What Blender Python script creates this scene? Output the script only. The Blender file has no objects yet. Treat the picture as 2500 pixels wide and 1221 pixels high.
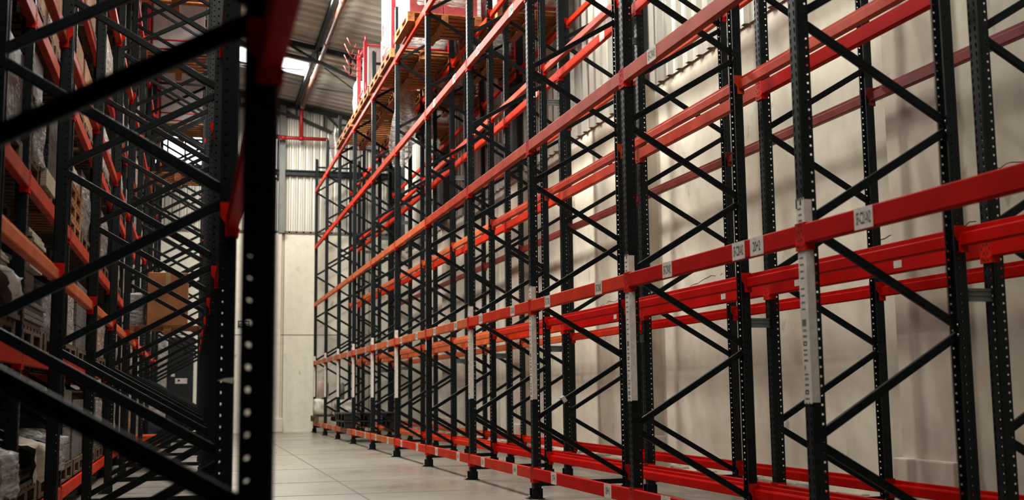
import bpy, bmesh, math, random
from mathutils import Vector, Matrix
random.seed(7)
S = bpy.context.scene
COL = S.collection
PI = math.pi
# ------------------------------------------------------------------ camera solve (2500 x 1221 frame)
FPX, YAW, PIT, ROLL = 2774.16, 0.27387, 0.123996, -0.01189
CZ = 0.947
cy_, sy_, cp_, sp_ = math.cos(YAW), math.sin(YAW), math.cos(PIT), math.sin(PIT)
cr_, sr_ = math.cos(ROLL), math.sin(ROLL)
FWD = Vector((cp_*sy_, cp_*cy_, sp_)); R0 = Vector((cy_, -sy_, 0)); U0v = Vector((-sp_*sy_, -sp_*cy_, cp_))
RT = cr_*R0 + sr_*U0v; UP = -sr_*R0 + cr_*U0v
def px(x, y, z):
    p = Vector((x, y, z-CZ)); d = p.dot(FWD)
    if d < .05: return None
    return (1250 + FPX*p.dot(RT)/d, 610.5 - FPX*p.dot(UP)/d)
def inview(pts, m=0):
    for p in pts:
        q = px(*p)
        if q and -m < q[0] < 2500+m and -m < q[1] < 1221+m: return True
    return False
def seg_inview(a, b, n=12):
    return inview([tuple(a[k]+(b[k]-a[k])*t/n for k in range(3)) for t in range(n+1)])
# ------------------------------------------------------------------ materials
MATS = {}
def mat(name, col, rough=.6, metal=0., var=.15, scale=6., bump=0., col2=None, stretch=(1, 1, 1), rnd=0., spec=.5, detail=5):
    m = bpy.data.materials.new(name); m.use_nodes = True; MATS[name] = m
    nt = m.node_tree; N = nt.nodes; L = nt.links
    b = N['Principled BSDF']; b.inputs['Roughness'].default_value = rough; b.inputs['Metallic'].default_value = metal
    b.inputs['Specular IOR Level'].default_value = spec
    tc = N.new('ShaderNodeTexCoord'); mp = N.new('ShaderNodeMapping'); mp.inputs['Scale'].default_value = stretch
    L.new(tc.outputs['Object'], mp.inputs['Vector'])
    no = N.new('ShaderNodeTexNoise'); no.inputs['Scale'].default_value = scale; no.inputs['Detail'].default_value = detail
    L.new(mp.outputs['Vector'], no.inputs['Vector'])
    rp = N.new('ShaderNodeValToRGB')
    c2 = col2 or tuple(c*(1-var) for c in col); c1 = tuple(min(1, c*(1+var*.5)) for c in col)
    rp.color_ramp.elements[0].position = .33; rp.color_ramp.elements[1].position = .68
    rp.color_ramp.elements[0].color = (*c2, 1); rp.color_ramp.elements[1].color = (*c1, 1)
    L.new(no.outputs['Fac'], rp.inputs['Fac'])
    out = rp.outputs['Color']
    if rnd:
        oi = N.new('ShaderNodeObjectInfo'); hs = N.new('ShaderNodeHueSaturation')
        mr = N.new('ShaderNodeMapRange'); mr.inputs['To Min'].default_value = 1-rnd; mr.inputs['To Max'].default_value = 1+rnd
        L.new(oi.outputs['Random'], mr.inputs['Value']); L.new(mr.outputs['Result'], hs.inputs['Value']); L.new(out, hs.inputs['Color']); out = hs.outputs['Color']
    L.new(out, b.inputs['Base Color'])
    if bump:
        bp = N.new('ShaderNodeBump'); bp.inputs['Strength'].default_value = bump; bp.inputs['Distance'].default_value = .02
        L.new(no.outputs['Fac'], bp.inputs['Height']); L.new(bp.outputs['Normal'], b.inputs['Normal'])
    return m
M = {}
M['post'] = mat('dark_green_steel', (.0058, .0104, .0106), .4, var=.45, scale=9, rnd=.25, spec=.3)
M['brace'] = mat('dark_green_brace', (.0058, .0090, .0092), .45, var=.4, scale=12, spec=.2)
M['bolt'] = mat('zinc_bolt', (.45, .45, .43), .35, .8)
M['grey_spacer'] = mat('grey_green_spacer', (.14, .16, .155), .45, var=.3)
M['red'] = mat('red_beam', (.44, .006, .002), .55, var=.25, scale=4, rnd=.08, col2=(.40, .004, .002), spec=.05)
M['orange_red'] = mat('orange_red_beam', (.52, .043, .010), .55, var=.25, scale=4, rnd=.08, col2=(.48, .026, .008), spec=.08)
M['orange'] = mat('lit_orange_beam', (.54, .155, .055), .5, var=.25, scale=4, rnd=.08, col2=(.48, .10, .034), spec=.12)  # same beam paint, with the light on far bays put into the colour
M['salmon'] = mat('upper_lit_red_beam', (.46, .060, .021), .45, var=.3, scale=4, rnd=.08, col2=(.37, .032, .012), spec=.13)  # same beam paint, toned for the light on the upper levels
M['darkred'] = mat('dark_red_beam', (.20, .022, .014), .45, var=.3, scale=4, col2=(.13, .012, .009), spec=.35)
M['conn'] = mat('red_connector', (.54, .018, .005), .5, var=.25, scale=9, rnd=.1, col2=(.38, .008, .004), spec=.08)
M['hole'] = mat('dark_hole', (.012, .008, .007), .8)
M['label'] = mat('label_paper', (.60, .56, .50), .6, var=.15, scale=20)
M['ink'] = mat('label_ink', (.02, .02, .02), .7)
M['ink_grey'] = mat('label_ink_grey', (.13, .125, .12), .7)
M['wood'] = mat('pallet_wood', (.33, .145, .045), .75, var=.45, scale=5, stretch=(3, 3, 12), rnd=.2, bump=.2)
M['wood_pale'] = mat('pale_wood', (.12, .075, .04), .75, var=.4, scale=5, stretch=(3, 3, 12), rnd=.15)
M['blackplastic'] = mat('black_plastic', (.012, .012, .012), .5, var=.3)
M['carton'] = mat('brown_carton', (.33, .17, .08), .75, var=.2, scale=3, rnd=.15)
M['carton_or'] = mat('orange_carton', (.40, .18, .07), .7, var=.25, scale=3)
M['tape'] = mat('packing_tape', (.42, .30, .17), .35, var=.1)
M['paper'] = mat('cream_paper', (.40, .35, .27), .7, var=.3, scale=8, stretch=(1, 1, 14), rnd=.15)
M['board'] = mat('grey_board', (.13, .125, .115), .6, var=.35, scale=6, stretch=(1, 1, 10))
M['dark_load'] = mat('dark_and_shaded_goods', (.025, .028, .030), .3, var=.6, scale=14, bump=.5)
M['stillred'] = mat('red_metal_stand', (.46, .012, .02), .4, var=.25, rnd=.1)
M['hookred'] = mat('dull_red_hooks', (.16, .018, .018), .5, var=.3)
M['pinkred'] = mat('pale_red_goods', (.26, .045, .05), .55, var=.35, scale=5)
M['whitegoods'] = mat('white_goods', (.42, .40, .375), .5, var=.15)
M['sack'] = mat('white_sack', (.62, .58, .50), .8, var=.2, scale=10, bump=.3)
M['orange_crate'] = mat('orange_plastic', (.75, .13, .02), .45, var=.15)
M['blue_dark'] = mat('dark_blue_fabric', (.015, .018, .035), .7, var=.3)
M['copper'] = mat('brown_painted_pipe', (.20, .10, .07), .38, .2, var=.35, scale=4)
M['redpipe'] = mat('red_fire_pipe', (.36, .02, .02), .4, var=.2)
M['truss'] = mat('dark_truss_steel', (.012, .016, .016), .55, var=.3)
M['cabinet'] = mat('black_cabinet', (.010, .010, .010), .55, var=.3)
M['white'] = mat('white_paint', (.66, .62, .55), .6, var=.12, scale=3)
M['rod'] = mat('galvanised_rod', (.45, .44, .42), .4, .4)
M['drum'] = mat('pale_pink_drum', (.50, .36, .31), .6, var=.2)

def film_mat():
    m = bpy.data.materials.new('stretch_film'); m.use_nodes = True
    nt = m.node_tree; N = nt.nodes; L = nt.links; b = N['Principled BSDF']; o = N['Material Output']
    b.inputs['Base Color'].default_value = (.60, .59, .57, 1); b.inputs['Roughness'].default_value = .22
    tc = N.new('ShaderNodeTexCoord'); mp = N.new('ShaderNodeMapping'); mp.inputs['Rotation'].default_value = (.5, .4, 0); mp.inputs['Scale'].default_value = (2, 2, 9)
    n1 = N.new('ShaderNodeTexNoise'); n1.inputs['Scale'].default_value = 3.5; n1.inputs['Detail'].default_value = 6; n1.inputs['Distortion'].default_value = .8
    L.new(tc.outputs['Object'], mp.inputs['Vector']); L.new(mp.outputs['Vector'], n1.inputs['Vector'])
    bp = N.new('ShaderNodeBump'); bp.inputs['Strength'].default_value = .9; bp.inputs['Distance'].default_value = .03
    L.new(n1.outputs['Fac'], bp.inputs['Height']); L.new(bp.outputs['Normal'], b.inputs['Normal'])
    tr = N.new('ShaderNodeBsdfTransparent'); mx = N.new('ShaderNodeMixShader')
    rp = N.new('ShaderNodeMapRange'); rp.inputs['From Min'].default_value = .35; rp.inputs['From Max'].default_value = .65
    rp.inputs['To Min'].default_value = .22; rp.inputs['To Max'].default_value = .8
    L.new(n1.outputs['Fac'], rp.inputs['Value']); L.new(rp.outputs['Result'], mx.inputs['Fac'])
    L.new(tr.outputs['BSDF'], mx.inputs[1]); L.new(b.outputs['BSDF'], mx.inputs[2]); L.new(mx.outputs['Shader'], o.inputs['Surface'])
    return m
M['film'] = film_mat()

def emit_mat(name, col, st):
    m = bpy.data.materials.new(name); m.use_nodes = True
    nt = m.node_tree; N = nt.nodes; L = nt.links
    b = N['Principled BSDF']; b.inputs['Base Color'].default_value = (.9, .9, .92, 1)
    no = N.new('ShaderNodeTexNoise'); no.inputs['Scale'].default_value = 2
    rp = N.new('ShaderNodeValToRGB'); rp.color_ramp.elements[0].color = (*[c*.92 for c in col], 1); rp.color_ramp.elements[1].color = (*col, 1)
    L.new(no.outputs['Fac'], rp.inputs['Fac']); L.new(rp.outputs['Color'], b.inputs['Emission Color'])
    b.inputs['Emission Strength'].default_value = st
    return m
M['skylight'] = emit_mat('translucent_skylight', (.93, .92, 1.0), 3.0)
M['daylight'] = emit_mat('daylit_glazing', (.92, .92, 1.0), 2.2)

def wall_mat(name, base, dirt, scuff=True):
    m = bpy.data.materials.new(name); m.use_nodes = True
    nt = m.node_tree; N = nt.nodes; L = nt.links; b = N['Principled BSDF']; b.inputs['Roughness'].default_value = .75
    b.inputs['Specular IOR Level'].default_value = .25
    tc = N.new('ShaderNodeTexCoord')
    def noise(scale, sc3, det=5, lo=.35, hi=.7):
        mp = N.new('ShaderNodeMapping'); mp.inputs['Scale'].default_value = sc3; L.new(tc.outputs['Object'], mp.inputs['Vector'])
        n = N.new('ShaderNodeTexNoise'); n.inputs['Scale'].default_value = scale; n.inputs['Detail'].default_value = det; L.new(mp.outputs['Vector'], n.inputs['Vector'])
        r = N.new('ShaderNodeMapRange'); r.inputs['From Min'].default_value = lo; r.inputs['From Max'].default_value = hi; L.new(n.outputs['Fac'], r.inputs['Value'])
        return r.outputs['Result'], n
    def mix(a, fac, colr, amt):
        mu = N.new('ShaderNodeMath'); mu.operation = 'MULTIPLY'; mu.inputs[1].default_value = amt; L.new(fac, mu.inputs[0])
        mx = N.new('ShaderNodeMix'); mx.data_type = 'RGBA'; L.new(mu.outputs[0], mx.inputs['Factor'])
        if isinstance(a, tuple): mx.inputs['A'].default_value = (*a, 1)
        else: L.new(a, mx.inputs['A'])
        mx.inputs['B'].default_value = (*colr, 1); return mx.outputs['Result']
    f1, n1 = noise(.5, (1, 1, .8)); c = mix(base, f1, dirt, .45)
    f2, _ = noise(1.6, (1, 1, .12), 4, .5, .8); c = mix(c, f2, tuple(x*.55 for x in dirt), .35)
    f3, n3 = noise(6, (1, 1, 1), 8, .45, .75); c = mix(c, f3, tuple(x*.8 for x in dirt), .3)
    if scuff:
        f4, _ = noise(2.3, (1.5, 1.5, 1), 9, .66, .72); c = mix(c, f4, (.10, .065, .045), .4)
    L.new(c, b.inputs['Base Color'])
    bp = N.new('ShaderNodeBump'); bp.inputs['Strength'].default_value = .15; bp.inputs['Distance'].default_value = .01
    L.new(n3.outputs['Fac'], bp.inputs['Height']); L.new(bp.outputs['Normal'], b.inputs['Normal'])
    return m
M['wall'] = wall_mat('painted_concrete_wall', (.75, .72, .61), (.57, .525, .42))
M['pilaster'] = wall_mat('concrete_pilaster', (.66, .60, .51), (.48, .43, .35))
M['greyconc'] = wall_mat('grey_rough_column', (.105, .11, .108), (.06, .065, .065), False)
M['wallpaint'] = wall_mat('white_painted_trim', (.66, .61, .54), (.5, .45, .38), False)
M['rubble'] = wall_mat('rough_wall_base', (.50, .46, .39), (.22, .19, .15))
M['sheet'] = mat('corrugated_wall_sheet', (.53, .51, .45), .4, .3, var=.35, scale=1.2, stretch=(1, 1, .15), spec=.5)
M['roof'] = mat('corrugated_roof_sheet', (.47, .455, .40), .38, .3, var=.3, scale=1.5, stretch=(.15, 1, 1), spec=.5)

def floor_mat():
    m = bpy.data.materials.new('polished_concrete_floor'); m.use_nodes = True
    nt = m.node_tree; N = nt.nodes; L = nt.links; b = N['Principled BSDF']
    tc = N.new('ShaderNodeTexCoord')
    def noise(scale, sc3, det, lo, hi):
        mp = N.new('ShaderNodeMapping'); mp.inputs['Scale'].default_value = sc3; L.new(tc.outputs['Object'], mp.inputs['Vector'])
        n = N.new('ShaderNodeTexNoise'); n.inputs['Scale'].default_value = scale; n.inputs['Detail'].default_value = det; L.new(mp.outputs['Vector'], n.inputs['Vector'])
        r = N.new('ShaderNodeMapRange'); r.inputs['From Min'].default_value = lo; r.inputs['From Max'].default_value = hi; L.new(n.outputs['Fac'], r.inputs['Value'])
        return r.outputs['Result']
    def mix(a, fac, colr, amt):
        mu = N.new('ShaderNodeMath'); mu.operation = 'MULTIPLY'; mu.inputs[1].default_value = amt; L.new(fac, mu.inputs[0])
        mx = N.new('ShaderNodeMix'); mx.data_type = 'RGBA'; L.new(mu.outputs[0], mx.inputs['Factor'])
        if isinstance(a, tuple): mx.inputs['A'].default_value = (*a, 1)
        else: L.new(a, mx.inputs['A'])
        mx.inputs['B'].default_value = (*colr, 1); return mx.outputs['Result']
    f1 = noise(.55, (1, 1, 1), 5, .35, .7); c = mix((.285, .268, .228), f1, (.19, .178, .15), .7)
    f2 = noise(3, (.35, 1, 1), 7, .45, .75); c = mix(c, f2, (.22, .205, .175), .4)
    f3 = noise(2.2, (.5, 1.6, 1), 9, .63, .70); c = mix(c, f3, (.42, .40, .35), .5)
    f4 = noise(1.2, (.35, .5, 1), 3, .60, .66); c = mix(c, f4, (.20, .185, .16), .35)
    L.new(c, b.inputs['Base Color'])
    r = N.new('ShaderNodeMapRange'); r.inputs['To Min'].default_value = .2; r.inputs['To Max'].default_value = .48; L.new(f1, r.inputs['Value']); L.new(r.outputs['Result'], b.inputs['Roughness'])
    return m
M['floor'] = floor_mat()
# ------------------------------------------------------------------ mesh builder
class MB:
    def __init__(s): s.v = []; s.f = []; s.m = []; s.sm = []
    def quad(s, pts, mi=0, sm=False):
        k = len(s.v); s.v += [tuple(p) for p in pts]; s.f.append(tuple(range(k, k+len(pts)))); s.m.append(mi); s.sm.append(sm); return s
    def box(s, x0, y0, z0, x1, y1, z1, mi=0, c=0.):
        if c <= 0:
            k = len(s.v)
            s.v += [(x0,y0,z0),(x1,y0,z0),(x1,y1,z0),(x0,y1,z0),(x0,y0,z1),(x1,y0,z1),(x1,y1,z1),(x0,y1,z1)]
            for q in ((0,3,2,1),(4,5,6,7),(0,1,5,4),(1,2,6,5),(2,3,7,6),(3,0,4,7)): s.f.append(tuple(k+i for i in q)); s.m.append(mi); s.sm.append(False)
        else:
            bm = bmesh.new(); bmesh.ops.create_cube(bm, size=1)
            for v in bm.verts: v.co = Vector(((x0+x1)/2+v.co.x*(x1-x0), (y0+y1)/2+v.co.y*(y1-y0), (z0+z1)/2+v.co.z*(z1-z0)))
            bmesh.ops.bevel(bm, geom=bm.edges[:], offset=c, segments=2, affect='EDGES', profile=.6)
            s.bm(bm, mi)
        return s
    def bm(s, bm, mi=0, sm=False):
        k = len(s.v); bm.verts.index_update(); s.v += [tuple(v.co) for v in bm.verts]
        for f in bm.faces: s.f.append(tuple(k+v.index for v in f.verts)); s.m.append(mi); s.sm.append(sm)
        bm.free(); return s
    def prism(s, prof, a, b, axis='y', mi=0, caps=True):
        n = len(prof); k = len(s.v)
        for t in (a, b):
            for p, q in prof: s.v.append({'y': (p, t, q), 'x': (t, p, q), 'z': (p, q, t)}[axis])
        for i in range(n):
            j = (i+1) % n; s.f.append((k+i, k+j, k+n+j, k+n+i)); s.m.append(mi); s.sm.append(False)
        if caps:
            s.f.append(tuple(range(k, k+n))); s.m.append(mi); s.sm.append(False)
            s.f.append(tuple(range(k+2*n-1, k+n-1, -1))); s.m.append(mi); s.sm.append(False)
        return s
    def tube(s, pts, r, n=10, mi=0, caps=True):
        pts = [Vector(p) for p in pts]; k = len(s.v); rr = r if isinstance(r, (list, tuple)) else [r]*len(pts)
        prev = None
        for i, p in enumerate(pts):
            d = (pts[min(i+1, len(pts)-1)]-pts[max(i-1, 0)]).normalized()
            if prev is None: u = d.orthogonal().normalized()
            else: u = (prev - d*prev.dot(d)).normalized()
            prev = u; w = d.cross(u)
            for a in range(n):
                t = 2*PI*a/n; s.v.append(tuple(p + (u*math.cos(t)+w*math.sin(t))*rr[i]))
        for i in range(len(pts)-1):
            for a in range(n):
                b2 = (a+1) % n; s.f.append((k+i*n+a, k+i*n+b2, k+(i+1)*n+b2, k+(i+1)*n+a)); s.m.append(mi); s.sm.append(True)
        if caps:
            s.f.append(tuple(k+a for a in range(n-1, -1, -1))); s.m.append(mi); s.sm.append(False)
            e = k+(len(pts)-1)*n; s.f.append(tuple(e+a for a in range(n))); s.m.append(mi); s.sm.append(False)
        return s
    def bar(s, p, q, w, h, mi=0, c=0.):
        # rectangular bar from p to q; w across in the horizontal, h the other way
        p, q = Vector(p), Vector(q); d = (q-p); L = d.length; d.normalize()
        up = Vector((0, 0, 1)) if abs(d.z) < .95 else Vector((0, 1, 0))
        a = d.cross(up).normalized(); b = a.cross(d); t = MB().box(-w/2, 0, -h/2, w/2, L, h/2, 0, c)
        k = len(s.v); s.v += [tuple(p + a*x + d*y + b*z) for x, y, z in t.v]
        s.f += [tuple(k+i for i in f) for f in t.f]; s.m += [mi]*len(t.f); s.sm += [False]*len(t.f); return s
    def mesh(s, name, mats):
        me = bpy.data.meshes.new(name); me.from_pydata(s.v, [], s.f)
        for m in (mats if isinstance(mats, (list, tuple)) else [mats]): me.materials.append(m)
        me.polygons.foreach_set('material_index', s.m); me.polygons.foreach_set('use_smooth', s.sm); me.update()
        return me
def obj(name, me, parent=None, loc=(0, 0, 0), rz=0, rot=None):
    o = bpy.data.objects.new(name, me); COL.objects.link(o); o.location = loc
    o.rotation_euler = rot if rot else (0, 0, rz)
    if parent: o.parent = parent
    return o
def tag(o, label, cat, group=None, kind=None):
    o['label'] = label; o['category'] = cat; o['kind'] = kind or 'thing'
    if group: o['group'] = group
    return o
def thing(name, label, cat, loc=(0, 0, 0), rz=0, group=None):
    o = bpy.data.objects.new(name, None); COL.objects.link(o); o.location = loc; o.rotation_euler = (0, 0, rz); o.empty_display_size = .1
    return tag(o, label, cat, group)
def struct(name, me, label=None):
    o = obj(name, me); o['kind'] = 'structure'
    if label: o['label'] = label
    return o
def text_mesh(txt, w, h, m, bold=0.):
    cu = bpy.data.curves.new('txt', 'FONT'); cu.body = txt; cu.size = 1; cu.offset = bold; cu.resolution_u = 3; cu.space_line = .85
    o = bpy.data.objects.new('txt', cu); COL.objects.link(o)
    me = bpy.data.meshes.new_from_object(o.evaluated_get(bpy.context.evaluated_depsgraph_get()))
    bpy.data.objects.remove(o); bpy.data.curves.remove(cu)
    xs = [v.co.x for v in me.vertices]; ys = [v.co.y for v in me.vertices]
    x0, x1, y0, y1 = min(xs), max(xs), min(ys), max(ys)
    for v in me.vertices:
        v.co = ((v.co.x-(x0+x1)/2)/(x1-x0)*w, (v.co.y-(y0+y1)/2)/(y1-y0)*h, 0)
    me.materials.clear(); me.materials.append(m); return me
FACE_MX = Matrix(((0, 0, -1, 0), (-1, 0, 0, 0), (0, 1, 0, 0), (0, 0, 0, 1)))   # text plane turned to face -X
_tc = {}
def label_text(txt, w, h, ink='ink', bold=.012):
    k = (txt, w, h)
    if k not in _tc:
        me = text_mesh(txt, w, h, M[ink], bold); me.transform(FACE_MX); _tc[k] = me
    return _tc[k]
# ------------------------------------------------------------------ the setting
XW, YE, XL, YB = 5.3, 29.5, -3.4, -4.0
def roofz(x): return 8.554 - .1747*(x-1.985)
f = MB().quad([(XL, YB, 0), (XW+.3, YB, 0), (XW+.3, YE+.3, 0), (XL, YE+.3, 0)])
struct('floor', f.mesh('floor', M['floor']), 'polished beige concrete warehouse floor with joints')
s = MB()
for y in (28.0, 26.2, 24.3, 22.26, 18.4, 14.83, 12.61, 11.0, 9.2, 7.6, 6.0):
    s.box(XL+.2, y-.012, 0, 2.6, y+.012, .0015)
for x in (1.55,): s.box(x-.01, 4, 0, x+.01, YE-.1, .0015)
struct('trim_1', s.mesh('floor_joints', mat('floor_joint', (.16, .145, .12), .8)), 'dark joints across the concrete floor')
# end wall: concrete below, corrugated sheet above
w = MB().box(XL, YE, 0, XW+.3, YE+.25, 5.09)
struct('wall_end', w.mesh('wall_end', M['wall']), 'beige concrete end wall below the metal sheeting')
s = MB()
for x in (-2.9, -1.2, .5, 2.2, 4.4): s.box(x-.008, YE-.004, 0, x+.008, YE, 5.09)
for z in (2.45,): s.box(XL, YE-.004, z-.009, XW, YE, z+.009)
s.box(XL, YE-.03, 5.06, XW, YE, 5.12)
struct('trim_2', s.mesh('panel_joints', mat('panel_joint', (.16, .14, .11), .8)), 'thin panel joints in the end wall')
def corrugate(n0, n1, pitch, crest, depth, slope):
    pr = []; t = n0
    while t < n1:
        pr += [(t, 0), (t+pitch-crest-2*slope, 0), (t+pitch-crest-slope, depth), (t+pitch-slope, depth)]; t += pitch
    pr.append((t, 0)); return pr
pr = corrugate(XL, XW+.2, .18, .035, .05, .018); s = MB()
for (a, da), (b, db) in zip(pr, pr[1:]):
    if da == db == 0:                                                # shallow stiffener in each pan
        mid = (a+b)/2
        for (p, dp), (q, dq) in zip([(a, 0), (mid-.02, 0), (mid, .006), (mid+.02, 0)], [(mid-.02, 0), (mid, .006), (mid+.02, 0), (b, 0)]):
            s.quad([(p, YE+.02-dp, 5.05), (q, YE+.02-dq, 5.05), (q, YE+.02-dq, roofz(q)+.02), (p, YE+.02-dp, roofz(p)+.02)])
    else: s.quad([(a, YE+.02-da, 5.05), (b, YE+.02-db, 5.05), (b, YE+.02-db, roofz(b)+.02), (a, YE+.02-da, roofz(a)+.02)])
struct('wall_end_upper', s.mesh('wall_end_upper', M['sheet']), 'corrugated metal sheeting on the upper end wall')
# right wall
w = MB().box(XW, YB, 0, XW+.25, YE+.25, 4.68)
struct('wall_right', w.mesh('wall_right', M['wall']), 'stained beige concrete wall behind the right racks')
pr = corrugate(YB, YE, .27, .06, .05, .03); s = MB()
for (a, da), (b, db) in zip(pr, pr[1:]):
    if da == db == 0:
        mids = [a+(b-a)*k/6 for k in range(7)]
        for k in range(6):
            p, q = mids[k], mids[k+1]; dp, dq = (.008 if k % 2 else 0), (.008 if (k+1) % 2 else 0)
            s.quad([(XW-.02-dp, p, 4.57), (XW-.02-dq, q, 4.57), (XW-.02-dq, q, 8.0), (XW-.02-dp, p, 8.0)])
    else: s.quad([(XW-.02-da, a, 4.57), (XW-.02-db, b, 4.57), (XW-.02-db, b, 8.0), (XW-.02-da, a, 8.0)])
struct('wall_right_upper', s.mesh('wall_right_upper', M['sheet']), 'corrugated metal sheeting above the right concrete wall')
for k, y in enumerate((1.8, 7.25, 12.72, 18.2, 23.7, 29.2)):
    p = MB().box(XW-.14, y-.31, .42, XW+.01, y+.31, 4.60).box(XW-.2, y-.36, 0, XW+.01, y+.36, .42, 0, .012)
    struct('trim_%d' % (10+k), p.mesh('pilaster', M['pilaster']), 'beige concrete pilaster on the right wall')
    p = MB().box(XW-.24, y-.31, 4.60, XW-.0, y+.31, 8.02)
    struct('trim_%d' % (20+k), p.mesh('upper_column', M['greyconc']), 'dark grey column above the concrete pilaster')
s = MB(); rr = random.Random(3)
ys = [YB+.35*k for k in range(int((YE-YB)/.35)+1)]
for a, b in zip(ys, ys[1:]):
    h1 = .07+.05*rr.random(); s.box(XW-.07-.04*rr.random(), a, 0, XW, b, h1, 0, .012)
struct('baseboard_right', s.mesh('wall_base', M['rubble']), 'rough mortar strip along the foot of right wall')
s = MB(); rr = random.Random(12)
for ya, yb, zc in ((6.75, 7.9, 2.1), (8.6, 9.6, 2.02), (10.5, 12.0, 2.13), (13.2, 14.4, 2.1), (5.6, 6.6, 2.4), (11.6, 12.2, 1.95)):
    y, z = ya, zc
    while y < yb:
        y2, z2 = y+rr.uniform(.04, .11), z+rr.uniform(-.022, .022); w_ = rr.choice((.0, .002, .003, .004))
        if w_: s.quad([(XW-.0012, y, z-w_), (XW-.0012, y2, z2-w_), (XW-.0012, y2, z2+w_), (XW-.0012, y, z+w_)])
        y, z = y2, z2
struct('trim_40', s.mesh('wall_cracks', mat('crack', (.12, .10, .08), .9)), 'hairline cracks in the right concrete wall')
struct('wall_left_added', MB().box(XL-.2, YB, 0, XL, YE+.2, 10.1).mesh('wall_left_added', M['greyconc']))  # added dark wall, set close in to keep the left racks dark
struct('wall_back', MB().box(XL, YB-.2, 0, XW+.2, YB, 10.1).mesh('wall_back', M['greyconc']))
# roof
pr = corrugate(YB, YE+.2, .36, .10, .06, .05); s = MB()
for (a, da), (b, db) in zip(pr, pr[1:]):
    s.quad([(XL, a, roofz(XL)+da), (XW+.2, a, roofz(XW+.2)+da), (XW+.2, b, roofz(XW+.2)+db), (XL, b, roofz(XL)+db)])
struct('ceiling', s.mesh('roof', M['roof']), 'sloping corrugated metal roof')
SKY = [(26.15, .2, 2.47), (20.7, .2, 2.47), (15.25, .2, 2.47), (9.8, .2, 2.47)]
for k, (y, x0, x1) in enumerate(SKY):
    s = MB().quad([(x0, y-.52, roofz(x0)-.012), (x1, y-.52, roofz(x1)-.012), (x1, y+.52, roofz(x1)-.012), (x0, y+.52, roofz(x0)-.012)])
    struct('window_%d' % (k+1), s.mesh('skylight', M['skylight']), 'bright translucent skylight sheet in the roof')
# end wall glazing
def glazing(n, x0, x1, z0, z1, cols, label):
    g = obj('window_%d' % n, MB().box(x0, YE-.03, z0, x1, YE-.012, z1).mesh('glazing', M['daylight'])); g['kind'] = 'structure'; g['label'] = label
    fr = MB()
    for k in range(cols+1):
        x = x0+(x1-x0)*k/cols; fr.box(x-.02, YE-.06, z0-.03, x+.02, YE-.028, z1+.03)
    fr.box(x0-.03, YE-.062, z0-.04, x1+.03, YE-.03, z0+.01).box(x0-.03, YE-.062, z1-.01, x1+.03, YE-.03, z1+.04)
    obj('window_frame', fr.mesh('window_frame', M['truss']), g)
glazing(5, -1.15, .12, 6.75, 7.75, 3, 'glaring window in the end wall beyond the left racks')
glazing(6, 1.50, 2.0, 6.5, 7.6, 1, 'narrow bright window strip beside the steel column')
s = MB().box(2.03, YE-.2, 5.05, 2.19, YE-.04, 8.5, 0, .006)
struct('trim_30', s.mesh('steel_column', mat('grey_steel_column', (.17, .17, .155), .5, .2)), 'grey steel column on the upper end wall')
s = MB().box(1.95, YE-.12, .36, 2.10, YE, 5.05, 0, .008).box(2.02, YE-.16, .36, 2.13, YE-.12, 5.06, 0, .008).box(1.86, YE-.3, 0, 2.2, YE, .36, 0, .03)
struct('trim_31', s.mesh('end_pilaster', M['wallpaint']), 'narrow white pilaster with a square base on end wall')
s = MB().box(-3, YE-.16, 6.57, XW, YE-.03, 6.60).box(-3, YE-.105, 6.60, XW, YE-.085, 6.68).box(-3, YE-.16, 6.68, XW, YE-.03, 6.71)
struct('trim_32', s.mesh('wall_girt', M['truss']), 'dark steel girt across the upper end wall')
# trusses
def truss(name, y, label):
    t = thing(name, label, 'roof truss', (0, y, 0), 0, 'roof trusses')
    a, b = XL, XW-.26
    obj('top_chord', MB().prism([(a, roofz(a)-.14), (a, roofz(a)-.03), (b, roofz(b)-.03), (b, roofz(b)-.14)], -.05, .05, 'y').mesh('top_chord', M['truss']), t)
    def low(x): return roofz(x)-.37 if x < 2.5 else roofz(2.5)-.37 - (x-2.5)*.41
    obj('bottom_chord', MB().bar((a, 0, low(a)), (2.5, 0, low(2.5)), .08, .07).bar((2.5, 0, low(2.5)), (b, 0, low(b)), .08, .07).mesh('bottom_chord', M['truss']), t)
    x = a+.1; k = 0; top = lambda x: roofz(x)-.09
    def web(p, q): obj('web_member', MB().bar(p, q, .05, .05).mesh('web_member', M['truss']), t)
    while x < b-.2:
        x2 = x+.72
        web((x, 0, low(x)), (x, 0, top(x)))
        if x2 < b and not x < 2.56 < x2: web((x, 0, low(x)), (x2, 0, top(x2))) if k % 2 == 0 else web((x, 0, top(x)), (x2, 0, low(x2)))
        x = x2; k += 1
    return t
truss('roof_truss', 24.2, 'dark steel roof truss between the skylight and camera')
truss('roof_truss', 29.33, 'dark steel roof truss against the end wall')
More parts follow.
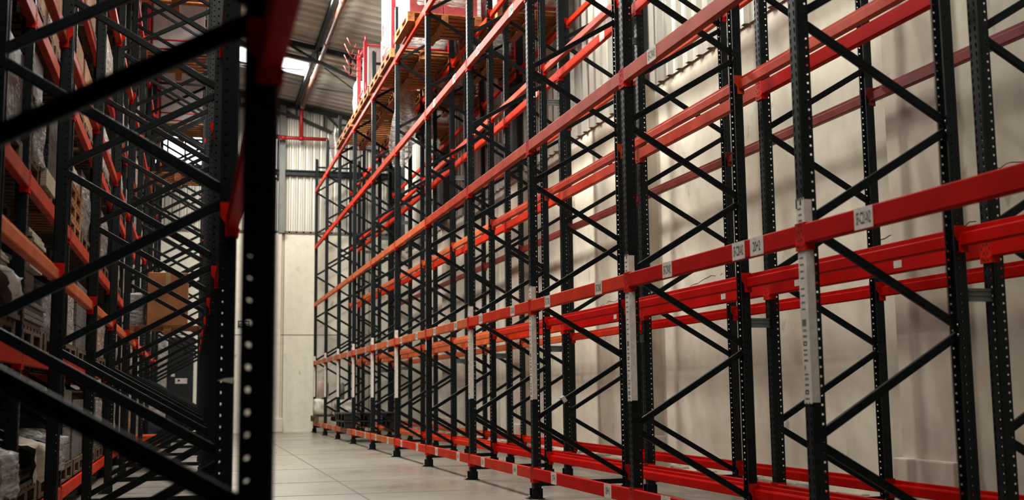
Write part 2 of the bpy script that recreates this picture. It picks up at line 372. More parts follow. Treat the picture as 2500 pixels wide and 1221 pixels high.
# purlin beside the pipe, tie rods, pipes
for ya, yb, lab in ((24.27, 29.26, 'far dark purlin beside the brown pipe, between the last two trusses'), (18.82, 24.13, 'dark purlin beside the brown pipe, nearer than the visible skylight')):
    tag(obj('roof_purlin', MB().box(2.40, ya, roofz(2.4)-.16, 2.48, yb, roofz(2.48)-.03).mesh('purlin', M['truss'])), lab, 'roof purlin', 'roof purlins')
p = MB().tube([(-.5, 27.4, roofz(-.5)-.1), (2.37, 25.9, roofz(2.37)-.1)], .016, 6).tube([(-.5, 26.6, roofz(-.5)-.1), (2.37, 27.0, roofz(2.37)-.1)], .02, 6)
tag(obj('tie_rod', p.mesh('tie_rods', M['rod'])), 'pair of thin pale crossed tie rods under the skylight', 'tie rod')
p = MB().tube([(2.75, 25.4, roofz(2.75)-.1), (5.0, 28.6, roofz(5.0)-.1)], .012, 6).tube([(2.75, 27.2, roofz(2.75)-.1), (5.0, 26.4, roofz(5.)-.1)], .012, 6)
tag(obj('tie_rod', p.mesh('tie_rods', M['truss'])), 'pair of thin dark crossed tie rods right of the brown pipe', 'tie rod')
pt = thing('sprinkler_pipe', 'brown and red fire pipe along the roof dropping down end wall', 'pipe', (2.558, 0, 0))
pz = 8.24
obj('ceiling_run', MB().tube([(0, 6, pz), (0, 28.92, pz)], .052, 14).mesh('ceiling_run', M['copper']), pt)
for y in (28.7, 26.0, 23.3, 20.6): obj('coupling', MB().tube([(0, y-.07, pz), (0, y+.07, pz)], .064, 14).bar((0, y, pz), (0, y, roofz(2.558)-.03), .02, .02).mesh('coupling', M['copper']), pt)
dr = [(0, 28.90, pz)]+[(0, 28.95+.1*math.sin(a), pz-.1+.1*math.cos(a)) for a in (.2, .6, 1.0, 1.4, PI/2)]+[(0, 29.05, 7.48)]
obj('drop_pipe', MB().tube(dr, .05, 12).mesh('drop_pipe', M['redpipe']), pt)
obj('cross_pipe', MB().tube([(-1.05, 29.05, 7.48), (.69, 29.05, 7.48)], .045, 12).tube([(-.05, 29.05, 7.48), (.06, 29.05, 7.48)], .062, 12).tube([(-.52, 29.05, 7.48), (-.38, 29.05, 7.48)], .058, 12).mesh('cross_pipe', M['redpipe']), pt)
# small wall sign
sg = thing('wall_sign', 'small white sign with black border on the end wall', 'sign', (1.22, YE-.012, 2.72))
obj('sign_plate', MB().box(-.15, -.005, -.09, .15, .005, .09).mesh('sign', M['label']), sg)
obj('border', MB().box(-.14, -.009, -.08, -.115, -.004, .08).box(.115, -.009, -.08, .14, -.004, .08).box(-.14, -.009, .06, .14, -.004, .08).box(-.14, -.009, -.08, .14, -.004, -.06).box(-.115, -.009, -.014, .115, -.004, .004).box(-.115, -.009, -.055, -.05, -.004, -.035).mesh('border', M['ink']), sg)
# ------------------------------------------------------------------ rack steel
HP = 6.95; PIT_H = .0465
def post_mesh():
    b = MB(); n = int(HP/PIT_H)
    c = .007; xf, xr, yh = -.035, .035, .04
    def cell(P, u0, u1, v0, v1, hole):
        # P maps (u, v) to 3-D; a rectangle with a hole polygon (8 points, counter-clockwise from right)
        um, vm = (u0+u1)/2, (v0+v1)/2
        outer = [(u1, vm), (u1, v1), (um, v1), (u0, v1), (u0, vm), (u0, v0), (um, v0), (u1, v0)]
        k = len(b.v); b.v += [P(*q) for q in outer]+[P(um+h[0], vm+h[1]) for h in hole]
        for i in range(8):
            j = (i+1) % 8; b.f.append((k+i, k+j, k+8+j, k+8+i)); b.m.append(0); b.sm.append(False)
    circ = [(.0062*math.cos(a*PI/4), .0062*math.sin(a*PI/4)) for a in range(8)]
    sl = [(.0075, .004), (.0075, .013), (.001, .0155), (-.004, .012), (-.0065, -.003), (-.0065, -.012), (-.001, -.0155), (.003, -.012)]
    slm = [(-x, y) for x, y in sl]; slm = [slm[i] for i in (4, 3, 2, 1, 0, 7, 6, 5)]
    F = lambda y, z: (xf, y, z)
    def strip(P, u0, u1, z1=HP): b.quad([P(u0, 0), P(u1, 0), P(u1, z1), P(u0, z1)])
    zt = n*PIT_H
    for lo, hi in ((-yh+c, -.031), (-.011, .011), (.031, yh-c)): strip(F, lo, hi)
    for i in range(n):
        z0 = i*PIT_H
        cell(F, -.031, -.011, z0, z0+PIT_H, sl); cell(F, .011, .031, z0, z0+PIT_H, slm)
    for sgn in (-1, 1):
        P = lambda x, z, g=sgn: (x, g*yh, z)
        strip(P, xf+c, .009); strip(P, .027, xr)
        for i in range(n): cell(P, .009, .027, i*PIT_H, (i+1)*PIT_H, circ)
        b.quad([(xf, sgn*(yh-c), 0), (xf+c, sgn*yh, 0), (xf+c, sgn*yh, HP), (xf, sgn*(yh-c), HP)])       # folded corner
        b.quad([(xr, sgn*yh, 0), (xr, sgn*(yh-.012), 0), (xr, sgn*(yh-.012), HP), (xr, sgn*yh, HP)])       # return lip
        b.box(xf+.02, sgn*yh-.0008, 0, xf+.026, sgn*yh+.0008, HP)                                          # pressed rib
    return b.mesh('post', M['post'])
ME_POST = post_mesh()
NF = [.69, 1.77, 2.85, 3.93, 5.01, 6.09]; NR = [.16, 1.235, 2.315, 3.395, 4.475, 5.555, 6.635]
HALF = .44
def brace_mesh(dx, dz):
    b = MB(); p, q = Vector((-dx/2, 0, -dz/2)), Vector((dx/2, 0, dz/2))
    b.bar(p, q, .028, .044, 0, .006)
    for e in (p, q):
        b.tube([(e.x, -.021, e.z), (e.x, .021, e.z)], .009, 8, 1)
    return b.mesh('brace', [M['brace'], M['bolt']])
BRM = {h: (brace_mesh(2*h-.045, NF[0]-NR[0]-.05), brace_mesh(2*h-.045, -(NR[1]-NF[0]-.05)), brace_mesh(2*h-.045, 0)) for h in (.434, .44, .455)}
ME_FOOT = MB().box(-.085, -.06, 0, .06, .06, .006).box(-.05, -.046, .006, .045, -.0415, .09).box(-.05, .0415, .006, .045, .046, .09)\
    .tube([(-.066, 0, .006), (-.066, 0, .03)], .012, 8, 1).mesh('foot', [M['post'], M['bolt']])
def strip_mesh(z0, z1, kind):
    b = MB(); rr = random.Random(kind)
    b.box(-.0364, -.0412, z0, -.0354, .036, z1); b.box(-.0364, -.0414, z0+.006, .008, -.0404, z1-.01)
    # printed marks on the front face (y from .03 down to -.035)
    z = z1-.30
    def m(y0, y1, za, zb, mi=1): b.box(-.0368, y0, za, -.0363, y1, zb, mi)
    for g in range(2):
        for k in range(4): m(-.012, .022, z-.008, z, 2); z -= .034
        z -= .02
    m(-.015, .024, z-.035, z, 2); z -= .05
    for g in range(3):
        for k in range(3): m(-.012+.012*k, -.004+.012*k, z-.012, z, 2)
        z -= .03; m(-.014, .022, z-.010, z, 2); z -= .03
        if g != 1:
            m(-.012, -.004, z-.022, z); m(.012, .020, z-.022, z); m(-.004, .012, z-.006, z); m(-.004, .012, z-.022, z-.017)
        else: m(.010, .018, z-.02, z)
        z -= .04; m(-.014, .022, z-.008, z, 2); z -= .02
    m(-.016, -.010, z-.02, z); m(.012, .018, z-.02, z); m(-.016, -.010, z-.06, z-.045); m(.012, .018, z-.06, z-.045)
    for k in range(5): m(-.02+.01*rr.random(), .01+.02*rr.random(), z1-.06-.03*k, z1-.05-.03*k, 2)     # scraped print above the beam
    for k in range(4): b.box(-.0368, -.034+.02*k, z1-.012-.05*rr.random()*(k % 2), -.0363, -.022+.02*k, z1+.001, 3)
    return b.mesh('barcode_strip', [M['label'], M['ink'], M['ink_grey'], M['post']])
ME_STRIP = [strip_mesh(.87, 1.90, k) for k in range(3)]
ME_STRIP_S = MB().box(-.0364, -.03, 1.50, -.0354, .02, 1.63).mesh('small_tag', M['label'])
ORD = ['first', 'second', 'third', 'fourth', 'fifth', 'sixth', 'seventh', 'eighth', 'ninth', 'tenth', 'eleventh', 'twelfth']
def frame(xc, y, rz, label, group, strip=None, HALF=.44):
    ME_BR_UP, ME_BR_DN, ME_BR_H = BRM[HALF]
    t = thing('upright_frame', label, 'rack upright', (xc, y, 0), rz, group)
    obj('post', ME_POST, t, (-HALF, 0, .004)); obj('post', ME_POST, t, (HALF, 0, .004), PI)
    obj('foot_plate', ME_FOOT, t, (-HALF, 0, 0)); obj('foot_plate', ME_FOOT, t, (HALF, 0, 0), PI)
    for k in range(6):
        obj('brace', ME_BR_UP, t, (0, 0, (NR[k]+NF[k])/2), PI)
        obj('brace', ME_BR_DN, t, (0, 0, (NF[k]+NR[k+1])/2), PI)
    obj('horizontal_brace', ME_BR_H, t, (0, 0, .13)); obj('horizontal_brace', ME_BR_H, t, (0, 0, 6.74))
    if strip is not None: obj('barcode_strip', strip, t, (-HALF, 0, 0))
    return t
# braces are drawn in the frame's own plane: local -x is the front post
P = 2.4
UY = [5.067+P*i for i in range(11)]
LY = [2.43+P*i for i in range(11)]
XA, XB, XC, XD = 3.406, 4.505, -.326, -1.445
# ---- beams
BL = P-.08-.01
def rail_mesh(m, L):
    zt, zb = .05, -.05
    prof = [(-.042, zb+.006), (-.038, zb), (.002, zb), (.006, zb+.006), (.006, .012), (.003, .018), (-.016, .020), (-.019, .024), (-.019, zt-.004), (-.022, zt), (-.038, zt), (-.042, zt-.005)]
    return MB().prism(prof, -L/2, L/2, 'y').mesh('rail', m)
def conn_mesh(m, sg):
    b = MB(); y0 = 0.0
    # y=0 is the post face, +sg runs towards the beam
    def bx(x0, ya, z0, x1, yb, z1, mi=0):
        a, c = sorted((sg*ya, sg*yb)); b.box(x0, a, z0, x1, c, z1, mi)
    bx(-.0425, -.038, -.082, -.037, .006, .058)                       # plate hooked on the post front
    k = [(-.0425, -.082), (.012, -.082), (.012, -.03), (.034, .0), (.034, .058), (-.0425, .058)]
    a, c = sorted((sg*.002, sg*.006)); b.prism(k, a, c, 'y')            # side plate
    for z in (-.065, -.03, .015, .045):
        bx(-.0432, -.030, z-.007, -.0424, -.020, z+.007, 1)
    bx(-.0432, -.014, -.012, -.0424, -.006, .0, 1)
    bx(-.046, -.012, -.058, -.042, .0, -.048, 0)                       # locking pin
    return b.mesh('end_connector', [m, M['hole']])
RAIL = {k: rail_mesh(M[k], BL) for k in ('red', 'orange_red', 'orange', 'salmon', 'darkred')}
CONN = {(k, s): conn_mesh(M[k], s) for k in ('conn', 'orange', 'darkred', 'salmon') for s in (-1, 1)}
ME_TAG = MB().box(-.0432, -.075, -.05, -.0418, .075, .05).mesh('label_plate', M['label'])
ME_TAGS = MB().box(-.0432, -.04, -.022, -.0418, .04, .022).mesh('sticker', M['label'])
beam_n = 0
def beam(x, yc, z, rz, colr, ccol, label, group, tags=(), L=None, stick=()):
    global beam_n; beam_n += 1
    t = thing('load_beam', label, 'rack beam', (x, yc, z), rz, group)
    h = (L or BL)/2
    obj('rail', RAIL[colr] if not L else rail_mesh(M[colr], L), t)
    obj('end_connector', CONN[ccol, -1], t, (0, h+.005, 0)); obj('end_connector', CONN[ccol, 1], t, (0, -h-.005, 0))
    for (ly, txt) in tags:
        p = obj('location_label', ME_TAG, t, (0, ly, 0))
        if txt: obj('lettering', label_text(txt, .118 if len(txt) > 5 else .085, .058 if len(txt) > 5 else .055), p, (-.0436, 0, 0))
    for ly in stick: obj('sticker', ME_TAGS, t, (0, ly, .0))
    return t
LV = [.222, 1.715, 3.19, 4.66, 6.115]
LVA = [.222, 1.722, 3.19, 4.66, 6.115]
LVB = [.222, 1.672, 3.165, 4.61, 6.08]
LW = ['floor level', 'second level', 'third level', 'fourth level', 'top level']
skip = set()
for i, y in enumerate(UY):
    st = ME_STRIP[i % 3] if i != 4 else ME_STRIP_S
    fa = frame(XA, y, 0, 'dark green upright frame of the aisle-side right rack, %s from camera' % ORD[i], 'aisle-side right upright frames', st, .434)
    if i == 2: obj('paper_tag', MB().box(-.02, -.023, -.028, .02, .023, .028, 0, .003).mesh('paper_tag', M['label']), fa, (-.166, 0, .872), 0, (0, -.56, 0))
    frame(XB, y, 0, 'dark green upright frame of the wall-side right rack, %s from camera' % ORD[i], 'wall-side right upright frames')
for i, y in enumerate(LY):
    t_ = frame(XC, y, PI, 'dark upright frame of the aisle-side left rack, %s from camera' % ORD[i], 'aisle-side left upright frames', None, .455)
    if i == 1: obj('tape_scrap', MB().prism([(-.012, 0), (.05, -.012), (.055, .012), (.02, .010)], -.0425, -.041, 'y').mesh('tape_scrap', M['label']), t_, (-.455, 0, .905), 0, (0, 0, PI)).location = (-.455+.02, .0, 1.005)
    if i > 0: frame(XD, y, PI, 'dark upright frame of the rear left rack, %s visible from camera' % ORD[i-1], 'rear left upright frames')
N2 = {-1: [(4.50, 'SF-C21-N2')], 0: [(6.74, 'SF-C19-N2'), (5.74, 'SF-C20-N2'), (5.525, '20+2')], 1: [(9.32, 'SF-C17-N2'), (8.035, 'SF-C18-N2')], 2: [(11.69, 'SF-C15-N2'), (10.44, 'SF-C16-N2')]}
N1 = {1: [(9.22, '17+1'), (7.93, '18+1')], 2: [(11.65, '15+1'), (10.42, '16+1')], 3: [(14.0, '13+1'), (12.80, '14+1')]}
for pi, (x, rz, LVs, pname) in enumerate(((XA-.434, 0, LV, 'front beam of aisle-side right rack'), (XA+.434, PI, LVA, 'rear beam of aisle-side right rack'),
                                          (XB-HALF, 0, LVB, 'front beam of wall-side right rack'), (XB+HALF, PI, LVB, 'rear beam of wall-side right rack'))):
    for lv in range(5):
        for bay in range(-1, 10):
            z = LVs[lv]; yc = 5.067+P*(bay+.5)
            if not seg_inview((x, yc-P/2, z), (x, yc+P/2, z)): continue
            if (pi, lv, bay) in skip: continue
            if lv <= 1: c = 'red' if bay <= (1 if lv == 0 else 0)+(pi > 0)*2 else ('orange_red' if bay < 3+(lv == 0)*2+(pi > 0) else 'orange')  # tone by bay and level paints in how light falls on the beams
            elif lv == 2: c = 'salmon' if bay < 4 else 'orange'
            elif lv == 3: c = ('salmon' if bay > 1 and bay < 6 else 'orange_red') if pi != 2 else 'orange_red'
            else: c = 'orange_red' if pi else ('orange_red' if bay < 5 else 'salmon')
            if pi == 3: c = 'darkred' if lv == 2 else c
            if pi == 2 and lv == 2: c = 'red' if bay < 1 else ('salmon' if bay < 3 else 'orange_red')
            cc = 'conn' if c in ('red', 'orange_red') else ('darkred' if c == 'darkred' else 'conn' if lv > 2 else 'salmon' if pi else 'conn')
            tags = []; stick = []
            if pi == 0:
                if lv == 1: tags = N2.get(bay, [(yc-.58, 'SF-C%d-N2' % (20-2*bay)), (yc+.62, 'SF-C%d-N2' % (19-2*bay))])
                elif lv == 0: tags = N1.get(bay, [(yc-.6, '%d+1' % (20-2*bay)), (yc+.6, '%d+1' % (19-2*bay))])
                elif lv == 2: tags = [(yc+.63, 'SF-C19-N3')] if bay == 0 else []
                elif lv == 3: tags = {2: [(yc-.1-.6, 'SF-C16-N4'), (yc+.65, 'SF-C15-N4')], 3: [(yc-.57, 'SF-C14-N4'), (yc+.6, 'SF-C13-N4')]}.get(bay, [])
            elif pi == 2:
                if lv == 1: stick = {0: [.78-1.2, .75]}.get(bay, [-.5])
                if lv == 3 and bay in (2, 3): tags = [(yc-.3, '')]
            who = 'nearest bay' if bay < 0 else 'bay %s from the first upright' % ['one', 'two', 'three', 'four', 'five', 'six', 'seven', 'eight', 'nine', 'ten'][bay]
            cname = {'red': 'bright red', 'orange_red': 'orange-red', 'orange': 'faded orange', 'salmon': 'dusty red', 'darkred': 'dark red'}[c]
            beam(x, yc, z, rz, c, cc, '%s %s, %s, %s' % (cname, pname, LW[lv], who), 'right rack load beams',
                 [(ly-yc, t) for ly, t in tags], None, stick)
# ---- row spacers
ME_SP = MB().box(-.075, -.02, -.034, .075, -.014, .034).box(-.075, -.024, .02, .075, -.002, .034).box(-.075, -.024, -.034, .075, -.002, -.02).box(-.075, -.024, -.004, .075, -.016, .004).mesh('row_spacer', M['grey_spacer'])
xs_ = (XA+HALF+.035+XB-HALF-.035)/2
for i, y in enumerate(UY):
    for k, z in enumerate((1.42, 4.27, 6.79)):
        if inview([(xs_, y, z)]):
            tag(obj('row_spacer', ME_SP, None, (xs_, y, z)), 'grey %s spacer joining the two right racks at the %s upright' % (['low', 'middle', 'top'][k], ORD[i]), 'rack spacer', 'row spacers between the right racks')
# ---- left rack beams
LVC = [None, 1.68, 3.14, 4.60, 6.07]
for pi, (x, rz, pname) in enumerate(((XC+.455, PI, 'front beam of aisle-side left rack'), (XC-.455, 0, 'rear beam of aisle-side left rack'))):
    for lv in range(1, 5):
        for bay in range(-1, 10):
            z = LVC[lv]; L = None; yc = 2.43+P*(bay+.5)
            y0 = yc-P/2
            if bay == -1: L = 2.7; yc = 2.43-.045-L/2; y0 = 1.0
            if not seg_inview((x, y0, z), (x, yc+P/2, z)): continue
            c = 'orange' if (lv == 1 and pi == 1) else ('red' if pi == 0 else 'salmon')
            cname = {'red': 'red', 'orange': 'faded orange', 'salmon': 'dusty red'}[c]
            who = 'nearest bay beside the camera' if bay < 0 else 'bay %s from first frame' % ['one', 'two', 'three', 'four', 'five', 'six', 'seven', 'eight', 'nine', 'ten'][bay]
            beam(x, yc, z, rz, c, 'conn', '%s %s, %s, %s' % (cname, pname, LW[lv], who), 'left rack load beams', (), L)
LVD = [.20, 1.19, 2.24, 3.25, 4.30, 5.35]
LWD = ['floor level', 'knee level', 'chest level', 'fourth level', 'fifth level', 'sixth level']
for pi, (x, rz, pname) in enumerate(((XD+HALF, PI, 'front beam of rear left rack'), (XD-HALF, 0, 'back beam of rear left rack'))):
    for lv in range(6):
        for bay in range(1, 8):
            z = LVD[lv]; yc = 2.43+P*(bay+.5)
            c = 'orange_red' if lv in (0, 1) else 'salmon'
            beam(x, yc, z, rz, c, 'conn', '%s %s, %s, bay %s' % ({'orange_red': 'orange-red', 'salmon': 'dusty red'}[c], pname, LWD[lv], ['', 'two', 'three', 'four', 'five', 'six', 'seven', 'eight', 'nine'][bay]), 'rear left rack load beams')
#GOODS-BEGIN
# ------------------------------------------------------------------ goods
def pallet(x, y, z, wx, dy, label, group='wooden pallets', m='wood', h=.14):
    t = thing('pallet', label, 'pallet', (x, y, z), 0, group)
    b = MB(); n = 7; bw = dy/n*.72
    for k in range(n):
        yy = -dy/2+bw/2+(dy-bw)*k/(n-1); b.box(-wx/2, yy-bw/2, h-.02, wx/2, yy+bw/2, h, 0, .002)
    for xx in (-wx/2+.05, 0, wx/2-.05): b.box(xx-.05, -dy/2, h-.042, xx+.05, dy/2, h-.02)
    obj('top_deck', b.mesh('top_deck', M[m]), t)
    for xx in (-wx/2+.05, 0, wx/2-.05):
        b = MB().box(xx-.05, -dy/2, 0, xx+.05, dy/2, .02)
        for yy in (-dy/2+.07, 0, dy/2-.07): b.box(xx-.05, yy-.07, .02, xx+.05, yy+.07, h-.042)
        obj('runner', b.mesh('runner', M[m]), t)
    return t
def shell(x0, y0, z0, x1, y1, z1, amp, seed, cuts=7, rnd=.06):
    bm = bmesh.new(); bmesh.ops.create_cube(bm, size=1)
    bmesh.ops.subdivide_edges(bm, edges=bm.edges[:], cuts=cuts, use_grid_fill=True)
    rr = random.Random(seed); c = Vector(((x0+x1)/2, (y0+y1)/2, (z0+z1)/2)); s = Vector((x1-x0, y1-y0, z1-z0))
    ph = [rr.random()*6 for _ in range(6)]
    for v in bm.verts:
        u = v.co*2; r = (abs(u.x)**8+abs(u.y)**8+abs(u.z)**8)**(1/8); u = u/r*(1) if r else u
        w = amp*(math.sin(5*u.z+3*u.x+ph[0])+math.sin(7*u.y+4*u.z+ph[1])+rr.uniform(-.8, .8))
        d = Vector(u); n = d.normalized()
        v.co = Vector((c.x+u.x*s.x/2+n.x*w, c.y+u.y*s.y/2+n.y*w, max(z0, c.z+u.z*s.z/2+n.z*w)))
    return bm
def wrapped(x, y, z, wx, dy, h, label, core='carton', group='film-wrapped pallet loads', seed=0, film=True, nrow=4):
    t = thing('wrapped_load', label, 'pallet load', (x, y, z), 0, group)
    b = MB(); rr = random.Random(seed)
    for k in range(nrow):
        for a in range(2):
            for c in range(2):
                g = .004
                b.box(-wx/2+wx/2*a+g, -dy/2+dy/2*c+g, h*k/nrow+.002, -wx/2+wx/2*(a+1)-g, -dy/2+dy/2*(c+1)-g, h*(k+1)/nrow-.003, 0, .006)
    obj('contents', b.mesh('contents', M[core]), t)
    if film:
        o = obj('film_wrap', MB().bm(shell(-wx/2-.012, -dy/2-.012, .0, wx/2+.012, dy/2+.012, h+.02, .007, seed), 0, True).mesh('film_wrap', M['film']), t)
    return t
def sheets(x, y, z, wx, dy, h, label, m='paper', seed=0, group='stacks of loose sheets', step=.03):
    b = MB(); rr = random.Random(seed); n = max(2, int(h/step))
    for k in range(n):
        a, c = rr.uniform(-.02, .02), rr.uniform(-.03, .03)
        b.box(-wx/2+a, -dy/2+c, h*k/n+.001, wx/2+a, dy/2+c, h*(k+1)/n-.003, 0, .003)
    return tag(obj('sheet_stack', b.mesh('sheet_stack', M[m]), None, (x, y, z)), label, 'stack of sheets', group)
def carton(x, y, z, wx, dy, h, label, m='carton', group=None, tape=True, rz=0):
    t = thing('carton', label, 'box', (x, y, z), rz, group)
    obj('box_body', MB().box(-wx/2, -dy/2, 0, wx/2, dy/2, h, 0, .008).mesh('box_body', M[m]), t)
    if tape:
        obj('packing_tape', MB().box(-wx/2-.001, -.03, h*.75, wx/2+.001, .03, h+.001).box(-.03, -dy/2-.001, h*.75, .03, dy/2+.001, h+.0012).mesh('packing_tape', M['tape']), t)
    return t
def rag(name, pts, label, cat, m, seed, amp=.03, group=None, ax=(0., 1.)):
    # blanket-like strip through a list of (x, y, z, half width)
    b = MB(); rr = random.Random(seed); nu = 14; rows = []
    for i in range(len(pts)-1):
        for s in range(6):
            t = s/6; rows.append([pts[i][k]*(1-t)+pts[i+1][k]*t for k in range(4)])
    rows.append(pts[-1]); k0 = 0
    for r in rows:
        for j in range(nu+1):
            u = j/nu*2-1
            wv = amp*math.sin(5*u+r[2]*6+seed)+rr.uniform(-.3, .3)*amp
            b.v.append((r[0]+ax[0]*u*r[3]+ax[1]*wv, r[1]+ax[1]*u*r[3]+ax[0]*wv, r[2]+amp*.5*math.sin(9*u+seed)+rr.uniform(-.3, .3)*amp))
    for i in range(len(rows)-1):
        for j in range(nu):
            a = i*(nu+1)+j; b.f.append((a, a+1, a+nu+2, a+nu+1)); b.m.append(0); b.sm.append(True)
    return tag(obj(name, b.mesh(name, M[m])), label, cat, group)
def stillage(x, y, z, wx, dy, h, label, seed=0, hooks=3, film=True, core='whitegoods', group='red metal stands in film', fill=(0, 1, 2)):
    t = thing('metal_stand', label, 'metal stand', (x, y, z), 0, group)
    for sx in (-1, 1):
        for sy in (-1, 1):
            p = MB().box(sx*wx/2-.035, sy*dy/2-.03, 0, sx*wx/2+.035, sy*dy/2+.03, h, 0, .006)
            p.tube([(sx*wx/2, sy*dy/2, h), (sx*wx/2, sy*dy/2, h+.10)], .014, 6)
            for a in (-.12, 0, .12): p.tube([(sx*wx/2, sy*dy/2+a, 0), (sx*wx/2, sy*dy/2+a*.25, .26)], .012, 6)
            obj('upright', p.mesh('upright', M['stillred']), t)
    b = MB()
    for zz in (.05, .20, h-.06):
        if zz > .3: obj('base_rail', b.mesh('base_rail', M['stillred']), t); b = MB()
        b.tube([(-wx/2, -dy/2, zz), (wx/2, -dy/2, zz)], .014, 6).tube([(-wx/2, dy/2, zz), (wx/2, dy/2, zz)], .014, 6)
        b.tube([(-wx/2, -dy/2, zz), (-wx/2, dy/2, zz)], .014, 6).tube([(wx/2, -dy/2, zz), (wx/2, dy/2, zz)], .014, 6)
    obj('top_rail', b.mesh('top_rail', M['stillred']), t)
    for k in range(hooks):
        for sy in (-1, 1):
            zz = h*.98-k*.20; yy = sy*dy*.22 + (.04*k)
            pts = [(-wx/2, yy, zz-.05), (-wx/2-.10, yy, zz-.05), (-wx/2-.20, yy, zz-.03), (-wx/2-.26, yy, zz+.05), (-wx/2-.31, yy, zz+.15)]
            obj('hook_arm', MB().tube(pts, .010, 6).tube([(-wx/2-.17, yy, zz-.04), (-wx/2-.12, yy+.16, zz+.10)], .005, 6).mesh('hook_arm', M['hookred']), t)
    inn = MB(); rr = random.Random(seed)
    for k in fill:
        y0 = -dy/2+.07+k*(dy-.14)/3; inn.box(-wx/2+.06, y0+.012, .06, wx/2-.06, y0+(dy-.14)/3-.012, h*(.80+.16*rr.random()), 0, .01)
    obj('contents', inn.mesh('contents', M[core]), t)
    if film:
        obj('film_wrap', MB().bm(shell(-wx/2-.045, -dy/2-.045, .02, wx/2+.045, dy/2+.045, h*.97, .014, seed, 9), 0, True).mesh('film_wrap', M['film']), t)
    return t
ZT = LV[4]+.056
# right rack, top level
for yy, lab in ((17.67, 'wooden pallet under the tallest film-wrapped red stand, right top level'), (18.83, 'wooden pallet whose boards stick out left of the tallest red stand'),
                (20.07, 'wooden pallet under the near side of the open red stand'), (21.22, 'wooden pallet under the far side of the open red stand'),
                (23.62, 'orange-brown empty wooden pallet, farthest along the right top level'), (22.46, 'shaded wooden pallet beside the farthest one on right top level')):
    pallet(3.40, yy, ZT, 1.05, 1.08, lab)
stillage(3.40, 17.73, ZT+.165, .92, .88, 1.55, 'tall film-wrapped red metal stand with long hooks, largest beside the aisle', 17, 3, True, 'whitegoods')
stillage(3.40, 20.72, ZT+.165, .92, .88, 1.05, 'open red metal stand with pale panels and hooks behind the tallest stand', 20, 3, False, 'whitegoods')
wrapped(3.22, 21.53, ZT+.145, .62, .34, .62, 'small white film-wrapped parcel left of the open red stand', 'whitegoods', None, 23, True, 2)
wrapped(3.45, 18.8, ZT+.145, .8, .85, .75, 'dull red film-wrapped goods behind the tallest red stand', 'pinkred', None, 24, True, 2)
pallet(3.36, 13.55, ZT, 1.08, 1.1, 'dark wooden pallet at the top edge above the fourth upright')
stillage(3.36, 13.55, ZT+.165, .95, .9, 1.1, 'red metal stand almost out of frame above the fourth upright', 31, 0, True)
pallet(3.36, 15.9, ZT, 1.08, 1.1, 'shaded wooden pallet carrying red goods between fourth and fifth uprights')
wrapped(3.36, 15.9, ZT+.14, 1.0, .95, 1.1, 'film-wrapped dull red goods between fourth and fifth uprights, top level', 'pinkred', None, 41)
ZB = LVB[4]+.056
for k, (yy, hh) in enumerate(((12.92, .9), (15.32, 1.0), (17.72, 1.2), (20.12, 1.1), (22.52, 1.0))):
    o_ = ORD[k]
    pallet(4.49, yy, ZB, 1.02, 1.1, 'wooden pallet on the top level of the wall-side right rack, %s from camera' % o_)
    stillage(4.50, yy, ZB+.165, .92, .92, hh, 'red stand wrapped in film against the right wall, top level, %s from camera' % o_, 60+k, 0, True, 'pinkred' if k % 2 else 'whitegoods', 'red metal stands by the wall')
rag('hanging_film', [(3.45, 18.7, 6.08, .06), (3.42, 18.7, 5.95, .16), (3.38, 18.7, 5.5, .26), (3.33, 18.7, 5.05, .25), (3.28, 18.7, 4.74, .12)], 'torn clear plastic film hanging down below the first wrapped stand', 'plastic film', 'film', 5, .05, None, (.93, .35))
rag('hanging_film', [(3.82, 18.75, 5.98, .10), (3.82, 18.75, 5.6, .13), (3.81, 18.75, 5.2, .13), (3.80, 18.75, 4.95, .05)], 'second sheet of clear film hanging behind the torn one', 'plastic film', 'film', 9, .05, None, (.5, .8))
rag('hanging_film', [(3.12, 26.2, 7.12, .05), (3.10, 26.2, 6.9, .14), (3.09, 26.2, 6.5, .12), (3.08, 26.2, 6.2, .05)], 'clear plastic film draped on the far end of right top level', 'plastic film', 'film', 13, .03, None, (.93, .35))
# right rack, far floor level
Z1 = LV[0]+.056
pallet(3.4, 28.35, Z1, 1.1, 1.0, 'worn wooden pallet under white sacks at the far right end', m='wood_pale')
for k, (xx, yy, hh, lab) in enumerate(((3.08, 28.2, .40, 'white bulging sack under the pink drum at far right end'), (3.60, 28.2, .36, 'white bulging sack beside the grey roll at far right end'))):
    tag(obj('sack', MB().bm(shell(-.22, -.22, 0, .22, .22, hh, .012, k+70, 6), 0, True).mesh('sack', M['sack']), None, (xx, yy, Z1+.14)), lab, 'sack', 'white sacks at the far end')
tag(obj('drum', MB().tube([(0, 0, 0), (0, 0, .02), (0, 0, .36), (0, 0, .40)], [.12, .14, .14, .12], 16).mesh('drum', M['drum']), None, (3.08, 28.2, Z1+.14+.43)), 'pale pink drum standing on a white sack', 'drum')
tag(obj('roll', MB().tube([(0, 0, 0), (0, 0, .38)], .055, 14).tube([(0, 0, .38), (0, 0, .40)], .03, 10).mesh('roll', M['board']), None, (3.55, 28.2, Z1+.14+.39)), 'dark grey upright roll on the second white sack', 'roll')
for k in range(2):
    t = thing('plastic_pallet', ['upper black plastic pallet lying across far right floor beams', 'lower black plastic pallet under the upper black one'][k], 'pallet', (3.4, 23.0, Z1+.15*(1-k)), 0, 'black plastic pallets')
    b = MB().box(-.55, -.6, .11, .55, .6, .14, 0, .006)
    obj('deck', b.mesh('deck', M['blackplastic']), t)
    for xx in (-.45, 0, .45):
        b = MB().box(xx-.05, -.5, .10, xx+.05, .5, .112)
        for yy in (-.5, 0, .5): b.box(xx-.07, yy-.07, 0, xx+.07, yy+.07, .115, 0, .01)
        obj('foot_row', b.mesh('foot_row', M['blackplastic']), t)
